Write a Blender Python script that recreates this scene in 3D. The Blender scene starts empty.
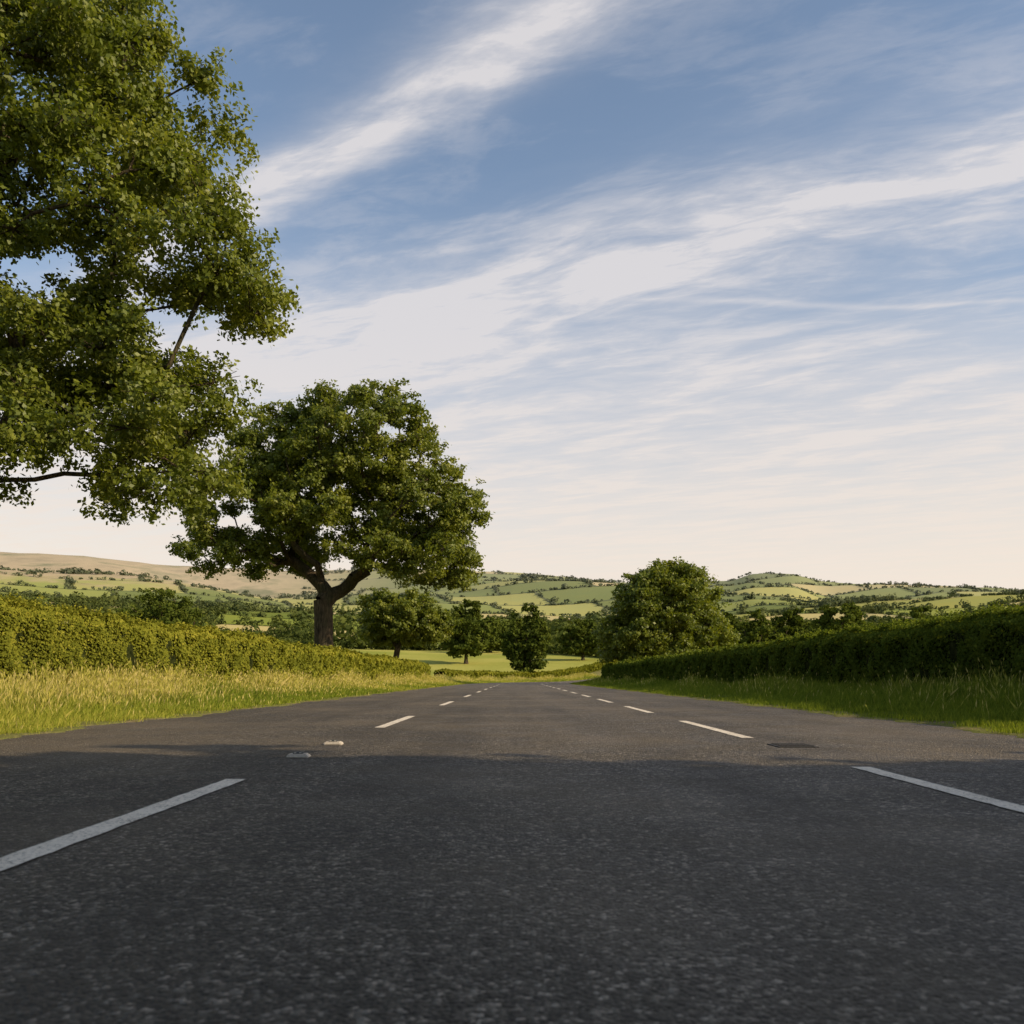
import bpy, math, numpy as np
from mathutils import Vector
rng=np.random.default_rng(7)
scn=bpy.context.scene
EYE=0.60; F=850.0
SUN_EL=math.radians(26.5); SUN_DIR=np.array([1.0,-0.40]); SUN_DIR/=np.linalg.norm(SUN_DIR)

# ------------------------------------------------------------ helpers
def mesh_k(name,verts,K,var=None,mat=None,smooth=False,faces=None,parent=None):
    verts=np.asarray(verts,dtype=np.float32).reshape(-1,3)
    if faces is None:
        nf=len(verts)//K; idx=np.arange(nf*K,dtype=np.int32)
    else:
        faces=np.asarray(faces,dtype=np.int32); nf=len(faces); idx=faces.ravel()
    me=bpy.data.meshes.new(name)
    me.vertices.add(len(verts)); me.vertices.foreach_set('co',verts.ravel())
    me.loops.add(len(idx)); me.loops.foreach_set('vertex_index',idx)
    me.polygons.add(nf)
    me.polygons.foreach_set('loop_start',np.arange(nf,dtype=np.int32)*K)
    me.polygons.foreach_set('use_smooth',np.full(nf,smooth,dtype=bool))
    me.update(calc_edges=True)
    if var is not None:
        a=me.attributes.new('var','FLOAT','FACE'); a.data.foreach_set('value',np.asarray(var,dtype=np.float32))
    if mat: me.materials.append(mat)
    ob=bpy.data.objects.new(name,me); scn.collection.objects.link(ob)
    if parent: ob.parent=parent
    return ob
def empty(name):
    e=bpy.data.objects.new(name,None); scn.collection.objects.link(e); return e
def nrm(a): return a/np.maximum(np.linalg.norm(a,axis=-1,keepdims=True),1e-9)
def rdir(n,r=rng): return nrm(r.normal(size=(n,3)))
LEAF=np.array([(-.5,0),(-.05,.33),(.5,0),(-.05,-.33)])
LK=4
def cards(c,n,size,shape=LEAF,r=rng,width=1.0):
    m=len(c); t=nrm(np.cross(n,rdir(m,r))); b=np.cross(n,t)
    size=np.broadcast_to(np.asarray(size),(m,))
    return (c[:,None,:]+ (shape[None,:,0,None]*t[:,None,:]+shape[None,:,1,None]*width*b[:,None,:])*size[:,None,None]*1.12).reshape(-1,3)
def ss(a,b,x):
    t=np.clip((x-a)/(b-a),0,1); return t*t*(3-2*t)
class NT:
    def __init__(s,tree): s.t=tree; s.n=tree.nodes; s.l=tree.links
    def node(s,typ,**kw):
        nd=s.n.new(typ)
        for k,v in kw.items(): setattr(nd,k,v)
        return nd
    def put(s,sock,v):
        if isinstance(v,bpy.types.NodeSocket): s.l.new(v,sock)
        elif v is not None: sock.default_value=v
    def m(s,op,a,b=None,c=None,clamp=False):
        nd=s.node('ShaderNodeMath',operation=op); nd.use_clamp=clamp
        s.put(nd.inputs[0],a)
        if b is not None: s.put(nd.inputs[1],b)
        if c is not None: s.put(nd.inputs[2],c)
        return nd.outputs[0]
    def sst(s,x,a,b,lo=0.0,hi=1.0):
        nd=s.node('ShaderNodeMapRange',interpolation_type='SMOOTHSTEP')
        s.put(nd.inputs[0],x); nd.inputs[1].default_value=a; nd.inputs[2].default_value=b
        nd.inputs[3].default_value=lo; nd.inputs[4].default_value=hi
        return nd.outputs[0]
    def mix(s,f,a,b,mode='MIX'):
        nd=s.node('ShaderNodeMix',data_type='RGBA',blend_type=mode)
        s.put(nd.inputs[0],f)
        for k,v in ((6,a),(7,b)):
            if isinstance(v,tuple) and len(v)==3: v=v+(1,)
            s.put(nd.inputs[k],v)
        return nd.outputs[2]
    def comb(s,x,y,z=0.0):
        nd=s.node('ShaderNodeCombineXYZ')
        for i,v in enumerate((x,y,z)): s.put(nd.inputs[i],v)
        return nd.outputs[0]
    def noise(s,vec,scale,detail=4,rough=.55,dist=0.0):
        nd=s.node('ShaderNodeTexNoise'); s.put(nd.inputs['Vector'],vec)
        nd.inputs['Scale'].default_value=scale; nd.inputs['Detail'].default_value=detail
        nd.inputs['Roughness'].default_value=rough; nd.inputs['Distortion'].default_value=dist
        return nd.outputs[0]
    def ramp(s,f,stops,const=False):
        nd=s.node('ShaderNodeValToRGB'); s.put(nd.inputs[0],f); e=nd.color_ramp.elements
        if const: nd.color_ramp.interpolation='CONSTANT'
        while len(e)<len(stops): e.new(.5)
        for i,(p,c) in enumerate(stops): e[i].position=p; e[i].color=tuple(c)+(1,)
        return nd.outputs[0]
def new_mat(name):
    m=bpy.data.materials.new(name); m.use_nodes=True; nt=m.node_tree; nt.nodes.clear()
    T=NT(nt); out=T.node('ShaderNodeOutputMaterial'); return m,T,out
def attr(T,name='var'):
    a=T.node('ShaderNodeAttribute'); a.attribute_name=name; return a.outputs['Fac']

def leaf_mat(name,stops,trans=.35,haze=False,rough=.5,spec=.3,gloss=True):
    m,T,out=new_mat(name)
    col=T.ramp(attr(T),stops)
    if haze:
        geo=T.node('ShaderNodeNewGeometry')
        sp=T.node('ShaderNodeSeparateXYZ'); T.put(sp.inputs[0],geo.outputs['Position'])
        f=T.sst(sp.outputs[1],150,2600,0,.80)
        col=T.mix(f,col,(.15,.16,.145))  # distance haze painted into the leaf colour itself
    if gloss:
        p=T.node('ShaderNodeBsdfPrincipled'); T.put(p.inputs['Base Color'],col)
        p.inputs['Roughness'].default_value=rough; p.inputs['Specular IOR Level'].default_value=spec
    else:
        p=T.node('ShaderNodeBsdfDiffuse'); T.put(p.inputs[0],col)
    tr=T.node('ShaderNodeBsdfTranslucent'); T.put(tr.inputs[0],T.mix(1.0,col,(1.35,1.35,.6),'MULTIPLY'))
    mx=T.node('ShaderNodeMixShader'); mx.inputs[0].default_value=trans
    T.l.new(p.outputs[0],mx.inputs[1]); T.l.new(tr.outputs[0],mx.inputs[2]); T.l.new(mx.outputs[0],out.inputs[0])
    return m
def bump(T,h,strength,dist,p):
    b=T.node('ShaderNodeBump'); b.inputs['Strength'].default_value=strength; b.inputs['Distance'].default_value=dist
    T.put(b.inputs['Height'],h); T.l.new(b.outputs[0],p.inputs['Normal'])

OAK=leaf_mat('oak_leaf',[(0,(.06,.085,.012)),(.5,(.15,.18,.022)),(1,(.31,.31,.042))],trans=.4,spec=.4)
FTREE=leaf_mat('field_tree_leaf',[(0,(.04,.06,.012)),(.5,(.085,.11,.02)),(1,(.16,.18,.032))],trans=.3,gloss=False)
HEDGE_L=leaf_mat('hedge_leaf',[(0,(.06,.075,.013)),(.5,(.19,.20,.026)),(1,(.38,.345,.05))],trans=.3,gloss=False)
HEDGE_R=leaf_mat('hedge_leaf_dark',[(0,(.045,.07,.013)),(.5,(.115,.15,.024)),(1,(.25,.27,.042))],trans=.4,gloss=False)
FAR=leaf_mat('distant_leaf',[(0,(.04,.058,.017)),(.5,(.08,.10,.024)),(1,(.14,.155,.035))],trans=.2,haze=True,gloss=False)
GRASS=leaf_mat('grass_blades',[(0,(.09,.14,.02)),(.4,(.26,.30,.04)),(.7,(.46,.42,.09)),(1,(.60,.49,.22))],trans=.38,gloss=False)

m,T,out=new_mat('bark'); BARK=m
geo=T.node('ShaderNodeNewGeometry')
mp=T.node('ShaderNodeMapping'); T.l.new(geo.outputs['Position'],mp.inputs[0]); mp.inputs['Scale'].default_value=(8,8,1.6)
n=T.noise(mp.outputs[0],1.5,5,.7)
n2=T.noise(geo.outputs['Position'],.9,3)
c=T.ramp(n,[(.35,(.018,.014,.010)),(.65,(.14,.10,.062))])
c=T.mix(T.sst(n2,.4,.65,0,.5),c,(.05,.055,.025))
p=T.node('ShaderNodeBsdfPrincipled'); T.put(p.inputs['Base Color'],c)
p.inputs['Roughness'].default_value=.95; p.inputs['Specular IOR Level'].default_value=.15; bump(T,n,1.0,.12,p); T.l.new(p.outputs[0],out.inputs[0])

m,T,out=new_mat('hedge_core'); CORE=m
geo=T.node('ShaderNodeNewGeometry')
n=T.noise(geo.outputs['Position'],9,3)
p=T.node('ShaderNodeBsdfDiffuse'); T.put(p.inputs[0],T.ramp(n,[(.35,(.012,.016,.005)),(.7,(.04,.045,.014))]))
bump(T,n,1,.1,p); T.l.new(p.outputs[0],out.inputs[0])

# ------------------------------------------------------------ terrain
PA=np.array([-1.2,-.60,-.5,-.4,-.28,-.1,0,.1,.19,.26,.28,.33,.37,.5,.6,1.2])
PV=np.array([.128,.124,.124,.122,.122,.124,.1215,.115,.112,.113,.119,.117,.105,.094,.085,.08])
RR=np.array([0,150,200,300,400,600,800,1100,1500,2000,2400,2700,3500,9000])
RZ=np.array([0,0,2.0,8,15,31,48,76,123,213,297,292,200,20])
def Z(x,y):
    x=np.asarray(x,float); y=np.asarray(y,float)
    r=np.hypot(x,y); a=np.arctan2(x,np.where(y<1,1,y)); a=np.tan(np.clip(a,-.95,.95))
    z=np.interp(r,RR,RZ)
    z=z*(1+(np.interp(a,PA,PV)/.1235-1)*ss(300,2200,r))
    amp=ss(150,700,r)*r*.0095*(1-.80*ss(1900,2400,r))
    z=z+amp*(np.sin(x/190+y/310+1.0)+.7*np.sin(y/140-x/420+2)+.35*np.sin(x/75+y/95))
    z=z+3.2*ss(130,205,r)
    z=z+ .25*ss(14,40,np.abs(x))*np.sin(x/17+y/23)
    return z
def bendx(y):
    y=np.asarray(y,float); t=np.clip(y-78,0,62); 
    return .006*y+ t*t/250 + np.where(y>140,(y-140)*62*2/250,0)
def path(y,off):
    y=np.asarray(y,float)
    dx=(bendx(y+.5)-bendx(y-.5)); L=np.sqrt(1+dx*dx)
    return bendx(y)+off/L, y-off*dx/L
def g(n,lo,hi,k):
    t=np.linspace(-1,1,n); s=np.sinh(k*t)/np.sinh(k); return s
gx=g(360,0,0,7)*6000
gy1=np.geomspace(4,8000,330)-4; gy=np.concatenate([-np.geomspace(1,900,25)[::-1],gy1])
X,Y=np.meshgrid(gx,gy); ZZ=Z(X,Y)
off=np.abs(X-bendx(Y)); ZZ=ZZ-.12*(1-ss(9.6,11.5,off))*(Y<230)
V=np.stack([X,Y,ZZ],-1).reshape(-1,3)
ny,nx=X.shape; ii=(np.arange(ny-1)[:,None]*nx+np.arange(nx-1)[None,:]).ravel()
m,T,out=new_mat('fields'); FIELDS=m
geo=T.node('ShaderNodeNewGeometry'); sp=T.node('ShaderNodeSeparateXYZ'); T.put(sp.inputs[0],geo.outputs['Position'])
x,y=sp.outputs[0],sp.outputs[1]
v=T.m('ADD',T.m('SUBTRACT',y,T.m('MULTIPLY',x,.2)),T.m('MULTIPLY',T.m('SINE',T.m('DIVIDE',x,260.)),50.))
vd=T.m('DIVIDE',v,130.); iv=T.m('FLOOR',vd)
u=T.m('ADD',T.m('ADD',x,T.m('MULTIPLY',y,.25)),T.m('ADD',T.m('MULTIPLY',T.m('SINE',T.m('DIVIDE',y,210.)),60.),T.m('MULTIPLY',iv,67.)))
ud=T.m('DIVIDE',u,190.); iu=T.m('FLOOR',ud)
wn=T.node('ShaderNodeTexWhiteNoise',noise_dimensions='2D'); T.put(wn.inputs['Vector'],T.comb(iu,iv))
fc=T.ramp(wn.outputs['Value'],[(0,(.16,.20,.045)),(.14,(.36,.36,.10)),(.28,(.22,.26,.055)),(.42,(.52,.44,.20)),(.52,(.18,.22,.05)),(.66,(.40,.39,.11)),(.80,(.28,.31,.07)),(.90,(.58,.47,.25))],const=True)
fr_v=T.m('PINGPONG',vd,.5); fr_u=T.m('PINGPONG',ud,.5)
edge=T.m('MAXIMUM',T.sst(fr_v,.034,.018),T.sst(fr_u,.024,.013))
n1=T.noise(geo.outputs['Position'],.02,4,.6); n2=T.noise(geo.outputs['Position'],1.2,5,.7)
fc=T.mix(T.sst(n1,.3,.7,0,.5),fc,T.mix(1.0,fc,(1.2,1.05,.8),'MULTIPLY'))
fc=T.mix(T.sst(y,330.,240.),fc,T.mix(T.sst(n1,.35,.65),(.28,.30,.06),(.46,.42,.11)))
fc=T.mix(T.sst(n2,.3,.7,0,.35),fc,T.mix(1.0,fc,(.65,.68,.6),'MULTIPLY'))
moor=T.m('MULTIPLY',T.sst(T.m('ADD',sp.outputs[2],T.m('MULTIPLY',n1,110.)),195.,245.),T.sst(x,-200.,-650.))
fc=T.mix(T.m('MULTIPLY',edge,.85),fc,(.05,.065,.022))
fc=T.mix(moor,fc,T.ramp(T.noise(geo.outputs['Position'],.007,5,.65),[(.35,(.18,.17,.08)),(.5,(.48,.36,.22)),(.68,(.30,.23,.14))]))
fc=T.mix(T.sst(y,400,3000,0,.50),fc,(.36,.355,.30))  # aerial haze painted into the field colours, paler with distance
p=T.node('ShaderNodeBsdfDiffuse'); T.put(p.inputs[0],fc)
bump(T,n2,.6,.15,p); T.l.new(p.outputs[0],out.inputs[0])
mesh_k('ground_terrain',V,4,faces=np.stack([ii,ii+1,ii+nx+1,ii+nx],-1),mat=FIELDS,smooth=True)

# ------------------------------------------------------------ road
def strip(name,ys,offs,zfun,mat,smooth=True,var=None):
    ys=np.asarray(ys); A,B=np.meshgrid(ys,offs,indexing='ij')
    px,py=path(A,B); pz=Z(px,py)+zfun(A,B)
    V=np.stack([px,py,pz],-1).reshape(-1,3); ny,nx=A.shape
    ii=(np.arange(ny-1)[:,None]*nx+np.arange(nx-1)[None,:]).ravel()
    return mesh_k(name,V,4,faces=np.stack([ii,ii+1,ii+nx+1,ii+nx],-1),mat=mat,smooth=smooth)
m,T,out=new_mat('asphalt'); ASPH=m
geo=T.node('ShaderNodeNewGeometry'); P=geo.outputs['Position']
vo=T.node('ShaderNodeTexVoronoi'); T.put(vo.inputs['Vector'],P); vo.inputs['Scale'].default_value=75
spv=T.node('ShaderNodeSeparateColor'); T.l.new(vo.outputs['Color'],spv.inputs[0])
stone=T.ramp(spv.outputs[0],[(0,(.034,.027,.020)),(.45,(.095,.078,.057)),(.8,(.21,.175,.13)),(1,(.58,.48,.37))])
nf=T.noise(P,24,4,.75); nm=T.noise(P,1.8,5,.65); nl=T.noise(P,.35,3)
mp=T.node('ShaderNodeMapping'); T.l.new(P,mp.inputs[0]); mp.inputs['Scale'].default_value=(1.3,.05,1)
nt_=T.noise(mp.outputs[0],1,3)
col=T.mix(T.sst(nf,.44,.60,0,.8),stone,(.028,.022,.017))
col=T.mix(T.sst(nm,.35,.7,0,.35),col,(.18,.148,.105))
col=T.mix(T.sst(nt_,.4,.65,0,.45),col,(.052,.043,.033))
col=T.mix(T.sst(nl,.42,.65,0,.38),col,(.25,.195,.13))
p=T.node('ShaderNodeBsdfPrincipled'); T.put(p.inputs['Base Color'],col); p.inputs['Specular IOR Level'].default_value=.3
T.put(p.inputs['Roughness'],T.sst(nm,.3,.7,.55,.8))
hh=T.m('ADD',T.m('MULTIPLY',vo.outputs['Distance'],-1.2),T.m('MULTIPLY',nf,1.8))
bump(T,hh,1.0,.018,p); T.l.new(p.outputs[0],out.inputs[0])
ys=np.concatenate([np.arange(-30,70,2.),np.arange(70,230,1.)])
strip('asphalt_road',ys,np.linspace(-5.25,5.2,12),lambda a,b:0*a+.012,ASPH)

m,T,out=new_mat('road_paint'); PAINT=m
geo=T.node('ShaderNodeNewGeometry'); P=geo.outputs['Position']
n=T.noise(P,55,4,.7); n2=T.noise(P,5,4)
w=T.m('ADD',n,T.m('MULTIPLY',n2,.35))
p=T.node('ShaderNodeBsdfPrincipled'); T.put(p.inputs['Base Color'],T.ramp(w,[(.53,(.17,.14,.11)),(.62,(.68,.58,.45)),(.8,(.84,.73,.58))]))
p.inputs['Roughness'].default_value=.8; bump(T,n,.8,.006,p); T.l.new(p.outputs[0],out.inputs[0])
def dashes(name,offc,start,period,length,endy,wd=.12):
    vs=[]; fs=[]; s=start; k=0
    r=np.random.default_rng(int(abs(offc)*100))
    while s<endy:
        n=max(2,int(length/.08)); yy=np.linspace(s,s+length,n)
        jl=r.normal(size=n)*.003; jr=r.normal(size=n)*.003
        for i in range(n):
            for o in (offc-wd/2+jl[i],offc+wd/2+jr[i]):
                px,py=path(yy[i],o); vs.append((float(px),float(py),float(Z(px,py))+.017))
        fs+= [(k+2*i,k+2*i+1,k+2*i+3,k+2*i+2) for i in range(n-1)]
        k+=2*n; s+=period
    return mesh_k(name,np.array(vs),4,faces=fs,mat=PAINT)
dashes('lane_marking',-1.62,1.85-8.15,8.15,3.05,170)
dashes('lane_marking',2.25,2.30-6.0,6.0,3.3,170)

def simple(name,c1,rough=.6,metal=0,var=.3,scale=40):
    m,T,out=new_mat(name); geo=T.node('ShaderNodeNewGeometry'); n=T.noise(geo.outputs['Position'],scale,4)
    p=T.node('ShaderNodeBsdfPrincipled'); c2=tuple(c*(1-var) for c in c1)
    T.put(p.inputs['Base Color'],T.ramp(n,[(.35,c2),(.65,c1)])); p.inputs['Roughness'].default_value=rough; p.inputs['Metallic'].default_value=metal
    bump(T,n,.4,.003,p); T.l.new(p.outputs[0],out.inputs[0]); return m
STUD=simple('stud_casting',(.55,.48,.39)); RUB=simple('stud_rubber',(.05,.05,.05)); REFL=simple('stud_reflector',(.6,.57,.5),.3)
IRON=simple('cast_iron',(.04,.036,.032),.6,.3); 
import bmesh
def boxm(name,sx,sy,sz,loc,mat,parent,bev=.01,taper=1.0):
    bm=bmesh.new(); bmesh.ops.create_cube(bm,size=1)
    for vv in bm.verts:
        k=taper if vv.co.z>0 else 1
        vv.co=Vector((vv.co.x*sx*k,vv.co.y*sy*k,vv.co.z*sz))
    bmesh.ops.bevel(bm,geom=bm.edges[:],offset=bev,segments=2,affect='EDGES')
    me=bpy.data.meshes.new(name); bm.to_mesh(me); bm.free(); me.materials.append(mat)
    o=bpy.data.objects.new(name,me); scn.collection.objects.link(o); o.location=loc; o.parent=parent; return o
for yy in (6.3,7.5):
    e=empty('road_stud'); px,_=path(yy,-1.62); e.location=(float(px),yy,.014)
    boxm('casting',.17,.12,.030,(0,0,.012),STUD,e,.008,.8)
    boxm('rubber_pad',.08,.06,.012,(0,0,.032),RUB,e,.004,.85)
    for sx in(-.02,.02): boxm('reflector',.018,.066,.007,(sx,0,.034),REFL,e,.002)
e=empty('drain_cover'); px,_=path(7.35,2.38); e.location=(float(px),7.35,.008)
boxm('frame',.34,.34,.014,(0,0,.005),IRON,e,.003)
for i in range(6): boxm('bar_%d'%i,.29,.02,.010,(0,-.12+i*.048,.013),IRON,e,.002)

# ------------------------------------------------------------ verges
m,T,out=new_mat('verge_soil'); SOIL=m
geo=T.node('ShaderNodeNewGeometry'); P=geo.outputs['Position']; n=T.noise(P,1.5,5,.7); n2=T.noise(P,25,4,.7)
c=T.ramp(n,[(.35,(.28,.21,.12)),(.55,(.21,.22,.055)),(.7,(.30,.28,.09))]); c=T.mix(T.sst(n2,.35,.65,0,.5),c,(.09,.08,.035))
p=T.node('ShaderNodeBsdfDiffuse'); T.put(p.inputs[0],c)
bump(T,n2,1,.03,p); T.l.new(p.outputs[0],out.inputs[0])
def vh(a,o):
    o=np.abs(o); e=5.0+.14*np.sin(a*1.3)+.08*np.sin(a*3.7+1)+.05*np.sin(a*8.1)+.03*np.sin(a*17)
    return -.03+.055*ss(e-.05,e+.12,o)+.22*ss(5.3,8.3,o)-.45*ss(9.4,10.4,o)+.02*np.sin(a*2.1+o*3)*ss(5.3,6,o)
ysv=np.concatenate([np.arange(-20,30,.12),np.arange(30,80,.5),np.arange(80,225,1.)])
VO=np.concatenate([np.linspace(4.7,5.5,17),np.linspace(5.7,10.6,22)])
vergeL=strip('grass_verge',ysv,-VO[::-1],vh,SOIL); vergeR=strip('grass_verge',ysv,VO,vh,SOIL)

def grass(parent,side,N,seed,straw,hmul,fx):
    r=np.random.default_rng(seed)
    d=np.where(r.random(N)<.75, 1/(1/6.0-(r.random(N))*(1/6.0-1/110.)), r.uniform(6,150,N))
    near=r.random(N)<.05; d=np.where(near,r.uniform(-12,7,N),d)
    t=r.random(N); o=5.02+ (t**.85)*3.9
    clump=.5+.5*np.sin(d*2.7+o*4+3*np.sin(d*.9))*np.sin(o*5.1+d*1.3)
    edge_=5.22+.18*np.sin(d*1.9)+.12*np.sin(d*5.3+1)
    keep=(o>edge_+.2*r.random(N)) | (r.random(N)<.25*clump); d,o,clump=d[keep],o[keep],clump[keep]; n=len(d)
    px,py=path(d,side*o); pz=Z(px,py)+vh(d,side*o)
    tt=np.clip((o-5.1)/3.2,0,1)
    big=.5+.5*np.sin(d*.55+1.7*np.sin(o*1.2)+seed)
    H=(.05+.09*tt**.5+.13*tt*tt*(.5+big))*hmul*r.uniform(.5,1.35,n)*(.55+.9*clump)
    isst=r.random(n)<straw*(.08+1.1*ss(.2,.8,tt))*(.25+big)
    H=np.where(isst,H*1.3+.10*tt,H)
    W=np.maximum(.0045,np.abs(d)*.00075)*r.uniform(.7,1.3,n)*np.where(isst,.6,1)
    ang=r.uniform(0,2*math.pi,n); s=np.stack([np.cos(ang),np.sin(ang),0*ang],-1)
    la=r.uniform(0,2*math.pi,n); lean=np.stack([np.cos(la)+.25,np.sin(la)+.1,0*la],-1)*(r.uniform(.05,.7,n)*H)[:,None]
    b=np.stack([px,py,pz-.01],-1); up=np.array([0,0,1.])
    mid=b+lean*.35+up*(H*.55)[:,None]; tip=b+lean+up*(H*.97)[:,None]; w=(W/2)[:,None]*s
    wm=np.where(isst,.9,.8)[:,None]
    V=np.stack([b-w,b+w,mid+w*wm,tip,mid-w*wm],1).reshape(-1,3)
    patch=.5+.5*np.sin(d*.31+o*.8+seed+2*np.sin(d*.13))
    var=np.clip(np.where(isst,r.uniform(.62,.95,n),r.uniform(.0,.40,n)+.32*patch*fx+.08*tt*fx),0,1)
    mesh_k('grass_blades',V,5,var=var,mat=GRASS,parent=parent)
    k=np.where(isst)[0]; k=k[r.random(len(k))<.7]; c=tip[k]+up*(.01)
    ax=nrm(lean[k]+up*(H[k]*1.2)[:,None]); sd=s[k]; L=(.03+.035*r.random(len(k)))[:,None]; ww=np.maximum(.005,np.abs(d[k])*.0006)[:,None]
    V=np.stack([c-ax*L,c+sd*ww,c+ax*L*.9,c-sd*ww],1).reshape(-1,3)
    mesh_k('grass_seed_heads',V,4,var=r.uniform(.65,1,len(k)),mat=GRASS,parent=parent)
grass(vergeL,-1,210000,11,.30,1.05,1.0)
grass(vergeR,1,160000,12,.03,1.1,.35)

# ------------------------------------------------------------ hedges
def hedge(name,pathf,y0,y1,o0,o1,h,mat,seed,N,size0=.05,sz=.0032,tops=0,var0=0.0,amp=1.0):
    r=np.random.default_rng(seed); e=empty(name)
    def prof(a):
        return h+amp*(.06*np.sin(a*.41+seed)+.05*np.sin(a*1.13+2*seed)+.035*np.sin(a*2.9))
    sgn=1 if o1>o0 else -1
    ys=np.arange(y0,y1,.4); cs=[]
    sec=[(o0+sgn*.12,-.05),(o0+sgn*.10,.6),(o0+sgn*.12,.88),(o0+sgn*.3,.95),(o1-sgn*.3,.95),(o1-sgn*.12,.88),(o1-sgn*.12,-.05)]
    for a in ys:
        hh=prof(a)
        for k,(o,f) in enumerate(sec):
            jo=.07*math.sin(a*2.3+k*1.7)+.05*math.sin(a*5.1+k)
            px,py=pathf(a,o+jo); cs.append((float(px),float(py),float(Z(px,py))+f*(hh-.1)+(.15 if f<0 else .05)-(.2 if f<0 else 0)))
    K=len(sec); n=len(ys); fs=[(i*K+k,i*K+k+1,(i+1)*K+k+1,(i+1)*K+k) for i in range(n-1) for k in range(K-1)]
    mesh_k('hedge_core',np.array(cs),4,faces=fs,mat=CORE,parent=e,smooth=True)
    yn=max(y0,9.0)
    q=r.random(N); d=1/(1/yn-q*(1/yn-1/y1)); far=r.random(N)<.25; d=np.where(far,r.uniform(y0,y1,N),d)
    pr=prof(d); sel=r.random(N); face=sel<.6; top=(sel>=.6)&(sel<.88); back=sel>=.88
    lump=amp*(.09*np.sin(d*2.3+seed)*np.sin(d*.7)+.06*np.sin(d*6.1))
    zz=np.where(top,pr-.06+np.abs(r.normal(size=N))*.05,r.uniform(.05,1,N)*pr)
    lz=amp*(.07*np.sin(zz*6+d*3.1)+.05*np.sin(zz*11-d*7.3))
    of=o0+sgn*(.05+lump+lz+np.abs(r.normal(size=N))*.09)-sgn*.08
    round_=sgn*.28*ss(.82,1,zz/pr)**2
    of=of+round_
    ot=r.uniform(min(o0,o1)+.15,max(o0,o1)-.15,N); ob=o1-sgn*(.05+lz)
    o=np.where(face,of,np.where(top,ot,ob))
    zz=np.where(top,zz+.05*np.sin(d*3.3+ot*4)+.04*np.sin(d*7.7-ot*6),zz)
    px,py=pathf(d,o); c=np.stack([px,py,Z(px,py)+.1+zz],-1)
    out=np.where(top[:,None],np.array([0,0,1.]),np.where(back[:,None],np.array([sgn,0,.1]),np.array([-sgn,-.1,.35])))
    nn=nrm(out*.9+rdir(N,r)*.75)
    s=np.maximum(size0,d*sz)*r.uniform(.7,1.4,N)
    cl=.5+.5*np.sin(d*1.9+zz*3+2*np.sin(d*.37))*np.sin(zz*5-d*2.7)
    pt=.5+.5*np.sin(d*.23+seed)*np.sin(d*.61)
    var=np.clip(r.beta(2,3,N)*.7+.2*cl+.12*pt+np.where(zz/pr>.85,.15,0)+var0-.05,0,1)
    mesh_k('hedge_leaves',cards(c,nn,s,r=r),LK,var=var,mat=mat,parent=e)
    if tops:
        q=r.random(tops); d=1/(1/yn-q*(1/yn-1/y1)); o=r.uniform(min(o0,o1)+.1,max(o0,o1)-.1,tops); hh=r.uniform(.08,.34,tops)**1.3
        L=14; t=np.tile(np.linspace(.0,1,L),tops); dd=np.repeat(d,L); oo=np.repeat(o,L); H=np.repeat(hh,L); lean=np.repeat(r.normal(size=(tops,2))*.35,L,axis=0)
        px,py=pathf(dd,oo); c=np.stack([px+lean[:,0]*t*H,py+lean[:,1]*t*H,Z(px,py)+prof(dd)+.05+t*H],-1)+r.normal(size=(tops*L,3))*.02
        mesh_k('hedge_sprigs',cards(c,nrm(rdir(tops*L,r)+np.array([0,0,.3])),np.maximum(size0*.9,dd*sz*.9),r=r),LK,var=np.clip(.4+.5*r.random(tops*L),0,1),mat=mat,parent=e)
    return e
hedge('hedge',path,-14,82,-8.5,-10.0,1.84,HEDGE_L,3,200000,tops=500,var0=.06,amp=.7)
hedge('hedge',path,-14,160,8.5,10.1,1.72,HEDGE_R,4,220000,tops=1100,amp=.7)
hedge('hedge',path,96,190,-9.5,-11,1.3,HEDGE_L,5,30000,size0=.2,sz=.0025,tops=200)

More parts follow.
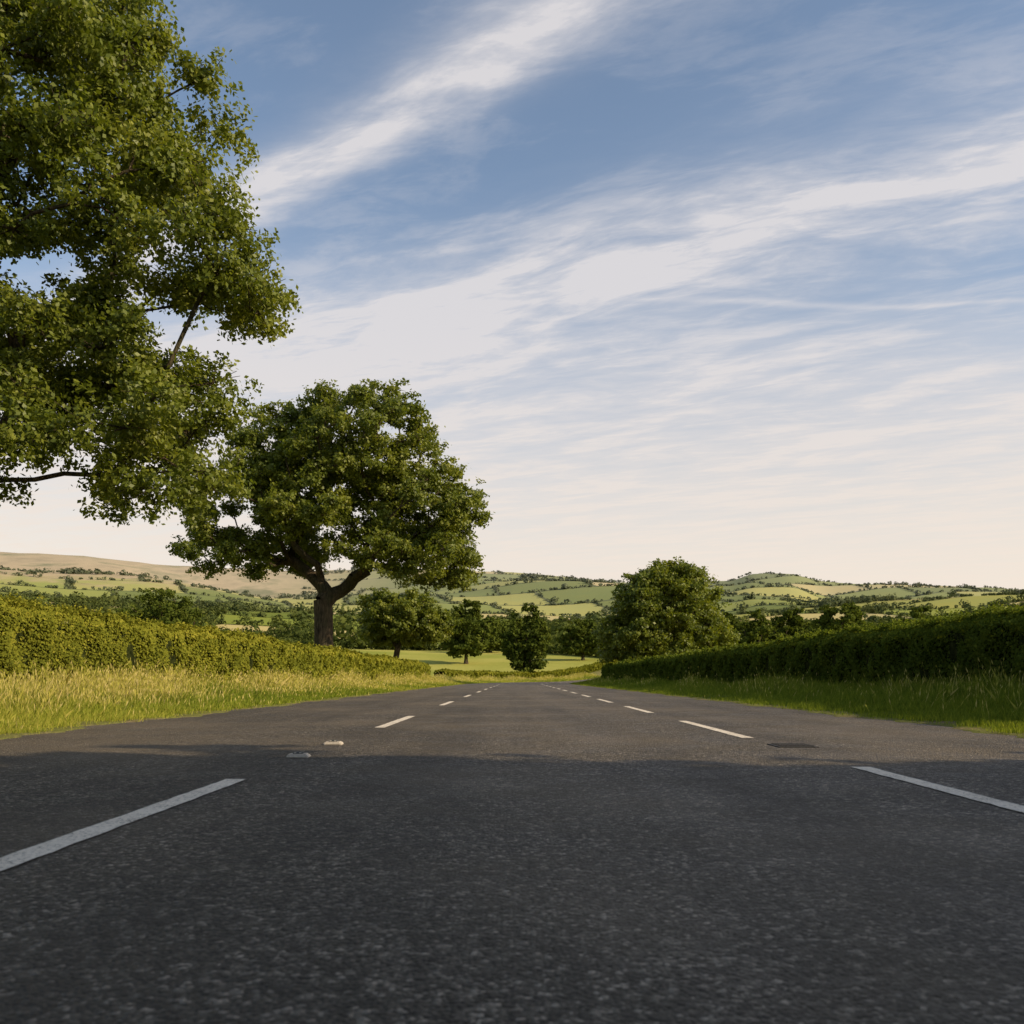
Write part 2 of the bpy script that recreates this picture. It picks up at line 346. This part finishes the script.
# ------------------------------------------------------------ trees
def tree(name,base,ells,npuff,pr,fork,trad,leafsize,nleaf,seed,lean=(0,0),mat=OAK,twigs=6,sprigs=26,tip=.03,minsep=.75,lspread=.17,shell=.2):
    r=np.random.default_rng(seed); base=np.array(base,float); e=empty(name); e.location=base
    E=np.array([[*c,*q] for c,q in ells],float); w=(E[:,3]*E[:,4]*E[:,5])**(.7); w/=w.sum()
    att=[]; tries=0
    while len(att)<npuff and tries<60000:
        tries+=1
        k=r.choice(len(E),p=w); dv=nrm(r.normal(size=3)); rad=r.uniform(shell,1)**.45
        p=E[k,:3]+dv*E[k,3:]*rad*.93
        if att and np.min(np.linalg.norm(np.array(att)-p,axis=1))<pr*minsep: continue
        att.append(p)
    att=np.array(att)
    pos=[];par=[];pl=[]
    nt=max(4,int(fork/.6))
    for i in range(nt+1):
        f=i/nt; pos.append(np.array([lean[0]*f**1.5+.06*math.sin(f*5+seed)*f*trad*2,lean[1]*f**1.5+.06*math.sin(f*4+2*seed)*trad*2*f,fork*f])); par.append(i-1); pl.append(0 if i==0 else pl[-1]+.3)
    top=pos[-1]; order=np.argsort(np.linalg.norm(att-top,axis=1)+r.uniform(0,1.5,len(att)))
    ok=[i>=nt*.72 for i in range(len(pos))]
    for k in order:
        a=att[k]; Pn=np.array(pos); dist=np.linalg.norm(Pn-a,axis=1)
        cost=dist*1.0+.42*np.array(pl)+np.where(np.array(ok),0,1e6)+np.where(Pn[:,2]>a[2]+.8,1.5*(Pn[:,2]-a[2]-.8),0)
        j=int(np.argmin(cost)); p0=pos[j]; L=dist[j]
        pd=nrm(pos[j]-pos[par[j]]) if par[j]>=0 else np.array([0,0,1.])
        if L<.15: continue
        c1=p0+pd*L*.30+np.array([0,0,L*.06]); c2=a+ (p0-a)*.3+np.array([0,0,L*.05])
        n=max(1,int(L/.55)); jit=r.normal(size=3)*L*.07; prev=j
        for i in range(1,n+1):
            t=i/n; q=(1-t)**3*p0+3*(1-t)**2*t*c1+3*(1-t)*t*t*c2+t**3*a+jit*math.sin(t*math.pi*2)+r.normal(size=3)*.06*(i<n)
            pos.append(q); par.append(prev); pl.append(pl[prev]+L/n); ok.append(True); prev=len(pos)-1
    n=len(pos); ex=2.15
    ch=np.zeros(n)
    for i in range(n-1,-1,-1):
        if ch[i]==0: ch[i]=tip**ex
        if par[i]>=0: ch[par[i]]+=ch[i]
    R=ch**(1/ex); R=np.where(R>tip*2,tip*2+(R-tip*2)*(trad-tip*2)/(R[nt//2]-tip*2),R)
    pos=np.array(pos)
    zf=np.where(np.arange(n)<=nt,1+.75*np.exp(-pos[:,2]/.55),1); R=R*zf
    S=8; seg=[(par[i],i) for i in range(n) if par[i]>=0]
    A=pos[[s[0] for s in seg]].copy(); B=pos[[s[1] for s in seg]]; RB=R[[s[1] for s in seg]]; RA=np.minimum(R[[s[0] for s in seg]],RB*1.25)
    main=np.array([s[1]<=nt for s in seg]); RA=np.where(main,R[[s[0] for s in seg]],RA)
    if twigs:
        dv=rdir(len(att)*twigs,r)*np.array([1,1,.7]); c=np.repeat(att,twigs,axis=0); q=c+dv*pr*.85
        mid=(c+q)/2+r.normal(size=c.shape)*.06*pr
        A=np.concatenate([A,c,mid]);B=np.concatenate([B,mid,q]); RA=np.concatenate([RA,np.full(len(c),tip*.7),np.full(len(c),tip*.5)]);RB=np.concatenate([RB,np.full(len(c),tip*.5),np.full(len(c),tip*.25)])
    d=nrm(B-A); B=B+d*(RB*.25)[:,None]
    ref=np.where(np.abs(d[:,2:3])>.9,np.array([[1.,0,0]]),np.array([[0,0,1.]]))
    u=nrm(np.cross(d,ref)); v=np.cross(d,u); th=np.arange(S)/S*2*math.pi
    ringv=(np.cos(th)[None,:,None]*u[:,None,:]+np.sin(th)[None,:,None]*v[:,None,:])
    VA=A[:,None,:]+ringv*RA[:,None,None]; VB=B[:,None,:]+ringv*RB[:,None,None]
    V=np.concatenate([VA,VB],1).reshape(-1,3); M=len(A); kk=np.arange(S)
    f=np.stack([kk,(kk+1)%S,(kk+1)%S+S,kk+S],-1)[None]+(np.arange(M)*2*S)[:,None,None]
    mesh_k('trunk_and_branches',V,4,faces=f.reshape(-1,4),mat=BARK,smooth=True,parent=e)
    np_=len(att); nsp=np_*sprigs; pc=np.repeat(att,sprigs,axis=0); dv=rdir(nsp,r); dv[:,2]*=.72
    prr=np.repeat(pr*r.uniform(.75,1.25,np_),sprigs)
    sc_=pc+dv*(prr*r.uniform(.3,1.12,nsp))[:,None]; sc_[:,2]-=.06*prr
    nl=max(1,nleaf//nsp); c=np.repeat(sc_,nl,axis=0); N=len(c)
    c=c+r.normal(size=(N,3))*np.array([1,1,.7])*(lspread*pr)
    outd=nrm(np.repeat(dv,nl,axis=0))
    nn=nrm(outd*.6+np.array([0,0,.35])+rdir(N,r)*.75)
    s=leafsize*r.uniform(.65,1.35,N)
    vs=np.repeat(r.beta(2,2,nsp),nl); vp=np.repeat(np.repeat(r.random(np_),sprigs),nl)
    var=np.clip(.35*vs+.25*vp+.4*r.beta(2,3,N)+.08,0,1)
    mesh_k('leaves',cards(c,nn,s,r=r),LK,var=var,mat=mat,parent=e)
    return e
def at(px,D): return (px-512)/F*D
def zg(x,y): return float(Z(x,y))
tree('oak_tree',(-13.5,20,0),[((3.2,0,13.6),(3.7,3.6,3.0)),((5.9,-.3,10.8),(2.6,2.6,1.5)),((3.7,0,7.2),(3.2,3.2,2.0)),((1.6,.3,9.8),(3.8,3.8,2.6)),
     ((1.9,0,16.3),(3.2,3.4,2.6)),((-3.5,0,11.5),(4.6,4.6,4.6)),((-4,0,7),(3.6,3.6,2.0)),((4.9,-.3,5.0),(1.7,1.7,.9)),((1.5,-2.4,5.4),(2.4,2.0,1.0)),((6.9,0,9.9),(1.2,1.5,.8)),((4.9,-1,12.4),(1.6,2,1.2))],
     290,.85,4.6,.55,.105,300000,21,lean=(.3,0),sprigs=28,twigs=7,tip=.022,lspread=.15,minsep=.85)
tree('oak_tree',(-9.9,45,0),[((1.6,0,13.1),(4.5,4.4,3.3)),((-2.5,0,12.5),(3.2,3.6,3.0)),((-4.6,0,9.9),(3.2,3.8,2.6)),((-5.4,0,7.2),(2.5,3.0,1.4)),((5.3,0,9.6),(3.3,3.6,2.9)),((5.6,-.5,6.8),(3.0,3.0,1.5)),
     ((0,0.5,10.4),(4.8,4.0,2.8)),((2.8,-2.5,7.2),(2.3,2.0,1.3)),((-2.6,3,7.8),(2.4,2.2,1.3)),((-.5,-3,9),(3,1.5,1.5))],
     310,.80,4.6,.50,.15,195000,22,lean=(-.2,.2),sprigs=22,twigs=4,tip=.03,minsep=.85,lspread=.16)
tree('field_maple_tree',(at(396,64),64,0),[((.3,0,5.4),(3.2,3.0,2.1)),((-1.4,0,4.4),(1.8,1.8,1.2)),((2.6,0,4.6),(1.9,1.8,1.3))],85,.75,2.2,.22,.19,40000,23,sprigs=18,twigs=0)
tree('oak_tree',(at(664,80),80,0),[((0,0,6.4),(6.0,5.4,4.7)),((-2.6,-.5,4.2),(4.0,4.0,2.8)),((2.9,-.5,4.2),(4.0,3.8,2.8)),((.5,0,9.0),(4.2,3.8,2.5)),((0,-2,3.2),(4.2,3,2))],320,.85,2.0,.4,.23,105000,24,sprigs=14,twigs=0,tip=.04,shell=.5,lspread=.22)
def small(px,D,w,top,seed,nm='field_tree'):
    x=at(px,D); z=zg(x,D); h=(top-z); 
    tree(nm,(x,D,z),[((0,0,h*.58),(w*.46,w*.46,h*.42)),((w*.12,0,h*.48),(w*.44,w*.4,h*.34)),((-w*.14,0,h*.44),(w*.40,w*.36,h*.32)),((0,-w*.1,h*.3),(w*.4,w*.3,h*.2))],110,w*.10,h*.16,w*.03,max(.22,D*.0030),20000,seed,sprigs=14,twigs=0,tip=.04,shell=.4,mat=FTREE)
def topz(y,D): return (678-y)/F*D+EYE
small(527,135,7.6,topz(605,135),31); small(158,75,8.0,topz(582,75),32); small(841,110,8.5,topz(598,110),33)
small(752,130,8.0,topz(608,130),34); small(790,140,8,topz(607,140),35); small(583,190,9.5,topz(619,190),36); small(466,180,11,topz(598,180),37)
small(918,140,8.5,topz(605,140),38); small(490,240,13,topz(618,240),40); small(722,180,9,topz(612,180),41)
# unseen trees behind the photographer; the first pair's shade crosses the near road
tree('unseen_shade_tree',(13.5,-4.4,0),[((0,0,5.6),(3.8,7.2,3.4)),((0,-3,8.6),(3.4,5.4,3.2))],140,1.3,2.2,.35,.42,46000,51,sprigs=16,twigs=0,tip=.05,shell=.05)
tree('unseen_shade_tree',(25,-11.5,0),[((0,0,10.0),(5,8.8,5.0)),((0,-1,6),(4.5,8.2,3.6)),((0,-1,15),(4,7,4.4))],160,1.7,3.0,.4,.55,46000,52,sprigs=16,twigs=0,tip=.05,shell=.05)
tree('unseen_shade_tree',(-12,-10,0),[((0,0,9.0),(6,7,5)),((0,0,13),(4.5,5,4.0))],110,1.8,3.0,.4,.6,22000,53,sprigs=14,twigs=0,tip=.05)  # added out of view to block skylight and darken the near road
tree('unseen_shade_tree',(9.5,-17,0),[((0,0,9.0),(6,6,5)),((0,0,13),(4.5,5,4.0))],110,1.8,3.0,.4,.6,22000,54,sprigs=14,twigs=0,tip=.05)  # another unseen tree added to cut skylight on the shaded asphalt

# ------------------------------------------------------------ distant trees and hedgerows (one mass)
r=np.random.default_rng(99)
def lines(x,y):
    v=y-.2*x+50*np.sin(x/260); vd=v/130; iv=np.floor(vd); u=x+.25*y+60*np.sin(y/210)+iv*67; ud=u/190
    fv=np.abs(vd-np.round(vd))*130; fu=np.abs(ud-np.round(ud))*190
    return np.minimum(fv,fu)
def wedge(n,y0,y1):
    y=np.sqrt(r.uniform(y0*y0,y1*y1,n)); x=r.uniform(-.82,.82,n)*y; return x,y
def blobs(x,y,R,H,nc,cs,nm,parent):
    n=len(x); z=Z(x,y)
    c=np.repeat(np.stack([x,y,z+H*.5],-1),nc,axis=0); dv=rdir(n*nc,r)
    ph=np.repeat(r.uniform(0,6.28,(n,1)),nc,axis=0)[:,0]
    a=np.arctan2(dv[:,1],dv[:,0]); lob=1+.18*np.sin(3*a+ph)+.15*np.sin(dv[:,2]*6+ph*2)+r.normal(size=n*nc)*.06
    rr=np.repeat(np.stack([R,R,H*.5],-1),nc,axis=0)
    c=c+dv*rr*(lob*r.uniform(.75,1,n*nc))[:,None]
    nn=nrm(dv*1.1+np.array([0,0,.2])+rdir(n*nc,r)*.45)
    s=np.repeat(cs*R,nc)*r.uniform(.6,1.3,n*nc)
    var=np.clip(np.repeat(r.random(n)*.6,nc)+r.random(n*nc)*.4,0,1)
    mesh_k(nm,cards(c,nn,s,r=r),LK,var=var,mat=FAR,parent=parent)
dt=empty('distant_trees')
def woodn(x,y): return np.sin(x/83+2*np.sin(y/150))+np.sin(y/61+1.5*np.sin(x/130)+1)
def clear(x,y): return ~((np.abs(x-bendx(y))<16)&(y<260))
x,y=wedge(150000,180,420); k=(lines(x,y)<2.0)&clear(x,y)&(r.random(len(x))<.5); x,y=x[k],y[k]
blobs(x,y,r.uniform(1.1,1.9,len(x)),r.uniform(2.0,3.4,len(x)),26,.5,'near_hedgerows',dt)
x,y=wedge(26000,210,560); k=((lines(x,y)<5)&(r.random(len(x))<.07)|((woodn(x,y)>1.45)&(r.random(len(x))<.10)))&clear(x,y); x,y=x[k],y[k]; R=r.uniform(3,5.5,len(x))
blobs(x,y,R,R*r.uniform(1.6,2.2,len(x)),150,.30,'near_copses',dt)
x,y=wedge(150000,420,1300); L=lines(x,y); k=((L<2.5)&(r.random(len(x))<.6)); x1,y1=x[k],y[k]
blobs(x1,y1,r.uniform(1.8,2.8,len(x1)),r.uniform(2.4,4.2,len(x1)),11,1.0,'mid_hedgerows',dt)
k=((L<5)&(r.random(len(x))<.03))|((woodn(x,y)>1.7)&(r.random(len(x))<.10)); x,y=x[k],y[k]; R=r.uniform(3,6.5,len(x))
blobs(x,y,R,R*r.uniform(1.3,1.9,len(x)),50,.52,'mid_copses',dt)
x,y=wedge(150000,1300,2450); L=lines(x,y); k=((L<4)&(r.random(len(x))<.38))&~((x<-500)&(y>1700)); x1,y1=x[k],y[k]
blobs(x1,y1,r.uniform(3,4.5,len(x1)),r.uniform(3.0,6,len(x1)),9,1.1,'far_hedgerows',dt)
k=(((L<7)&(r.random(len(x))<.012))|((woodn(x,y)>1.82)&(r.random(len(x))<.12)))&~((x<-500)&(y>1700)); x,y=x[k],y[k]; R=r.uniform(4,8,len(x))
blobs(x,y,R,R*r.uniform(1.1,1.7,len(x)),22,.75,'far_copses',dt)
x=r.uniform(930,1330,60); y=2380+r.normal(size=60)*12; R=r.uniform(6,10,60); blobs(x,y,R,R*1.6,40,.55,'ridge_trees',dt)

# ------------------------------------------------------------ world
w=bpy.data.worlds.new('World'); scn.world=w; w.use_nodes=True; w.node_tree.nodes.clear(); T=NT(w.node_tree)
sky=T.node('ShaderNodeTexSky',sky_type='NISHITA'); sky.sun_disc=False; sky.sun_elevation=SUN_EL
sky.sun_rotation=math.atan2(SUN_DIR[0],SUN_DIR[1]); sky.air_density=1.0; sky.dust_density=1.0; sky.ozone_density=1.5
tc=T.node('ShaderNodeTexCoord'); sp=T.node('ShaderNodeSeparateXYZ'); T.l.new(tc.outputs['Generated'],sp.inputs[0])
z=T.m('MAXIMUM',sp.outputs[2],.03); px=T.m('DIVIDE',sp.outputs[0],z); py=T.m('DIVIDE',sp.outputs[1],z)
u=T.m('SUBTRACT',T.m('MULTIPLY',px,.86),T.m('MULTIPLY',py,.5)); v=T.m('ADD',T.m('MULTIPLY',px,.5),T.m('MULTIPLY',py,.86))
warp=T.m('SUBTRACT',T.noise(T.comb(T.m('MULTIPLY',u,.7),T.m('MULTIPLY',v,1.6),3.1),1.0,3),.5)
v2=T.m('ADD',v,T.m('MULTIPLY',warp,.32))
fine=T.noise(T.comb(T.m('MULTIPLY',u,1.5),T.m('MULTIPLY',v2,3.8),0.),1.3,6,.60,.3)
fib=T.noise(T.comb(T.m('MULTIPLY',T.m('ADD',u,T.m('MULTIPLY',v,.6)),3.),T.m('MULTIPLY',T.m('SUBTRACT',v2,T.m('MULTIPLY',u,.30)),9.),5.),1.6,6,.65,.3)
big=T.noise(T.comb(T.m('MULTIPLY',u,.5),T.m('MULTIPLY',v2,1.5),9.),1.0,3)
def gauss(x,c,wd):
    t=T.m('DIVIDE',T.m('SUBTRACT',x,c),wd); return T.m('EXPONENT',T.m('MULTIPLY',T.m('MULTIPLY',t,t),-1.))
b1=gauss(T.m('ADD',v2,T.m('MULTIPLY',u,.145)),1.045,.080); b2=gauss(v2,1.90,.27)
veil=T.sst(py,1.7,3.0,0,.86)
tex=T.m('ADD',T.m('MULTIPLY',T.sst(fine,.32,.68),.70),T.m('MULTIPLY',T.sst(fib,.32,.70),.38))
cl=T.m('MULTIPLY',T.m('ADD',T.m('MULTIPLY',b1,.80),T.m('MULTIPLY',b2,.82)),T.m('ADD',tex,.32))
cl=T.m('ADD',cl,T.m('MULTIPLY',veil,T.m('ADD',T.m('MULTIPLY',tex,.50),.50)))
cl=T.m('ADD',cl,T.m('MULTIPLY',T.sst(tex,.4,1.1),.16))
cl=T.m('MULTIPLY',cl,T.sst(big,.25,.6,.68,1.05))
con=T.m('MULTIPLY',gauss(T.m('ADD',py,T.m('MULTIPLY',warp,.25)),2.27,.020),T.sst(px,.15,.6,0,.25))
cl=T.m('MAXIMUM',T.m('MINIMUM',T.m('ADD',T.m('ADD',cl,con),.04),.90),0.)
skyc=T.mix(1.0,sky.outputs[0],(1.15,1.13,1.08),'MULTIPLY')
c=T.mix(cl,skyc,(5.05,4.85,4.9))
hz=T.m('MULTIPLY',T.sst(sp.outputs[2],.0,.42,.96,0.),T.sst(sp.outputs[1],-.6,.3,.35,1.)); c=T.mix(hz,c,(6.2,5.35,4.5))
bg=T.node('ShaderNodeBackground'); T.put(bg.inputs[0],c); bg.inputs[1].default_value=.15
out=T.node('ShaderNodeOutputWorld'); T.l.new(bg.outputs[0],out.inputs[0])
w.cycles.sampling_method='MANUAL'; w.cycles.sample_map_resolution=256

# ------------------------------------------------------------ sun
sl=bpy.data.lights.new('sun','SUN'); sl.energy=5.0; sl.angle=math.radians(.5); sl.color=(1,.82,.55)
so=bpy.data.objects.new('sun',sl); scn.collection.objects.link(so)
sd=Vector((SUN_DIR[0]*math.cos(SUN_EL),SUN_DIR[1]*math.cos(SUN_EL),math.sin(SUN_EL)))
so.rotation_euler=(-sd).to_track_quat('-Z','Y').to_euler(); so.location=(30,-20,30)
# ------------------------------------------------------------ camera
cam=bpy.data.cameras.new('camera'); co=bpy.data.objects.new('camera',cam); scn.collection.objects.link(co); scn.camera=co
co.location=(0,0,EYE); co.rotation_euler=(math.radians(90),0,0); cam.sensor_width=36; cam.lens=F/1024*36
cam.shift_y=(678-512)/1024; cam.clip_start=.05; cam.clip_end=30000
cam.dof.use_dof=True; cam.dof.focus_distance=14; cam.dof.aperture_fstop=4.5
scn.view_settings.view_transform='Standard'; scn.view_settings.look='None'; scn.view_settings.exposure=0
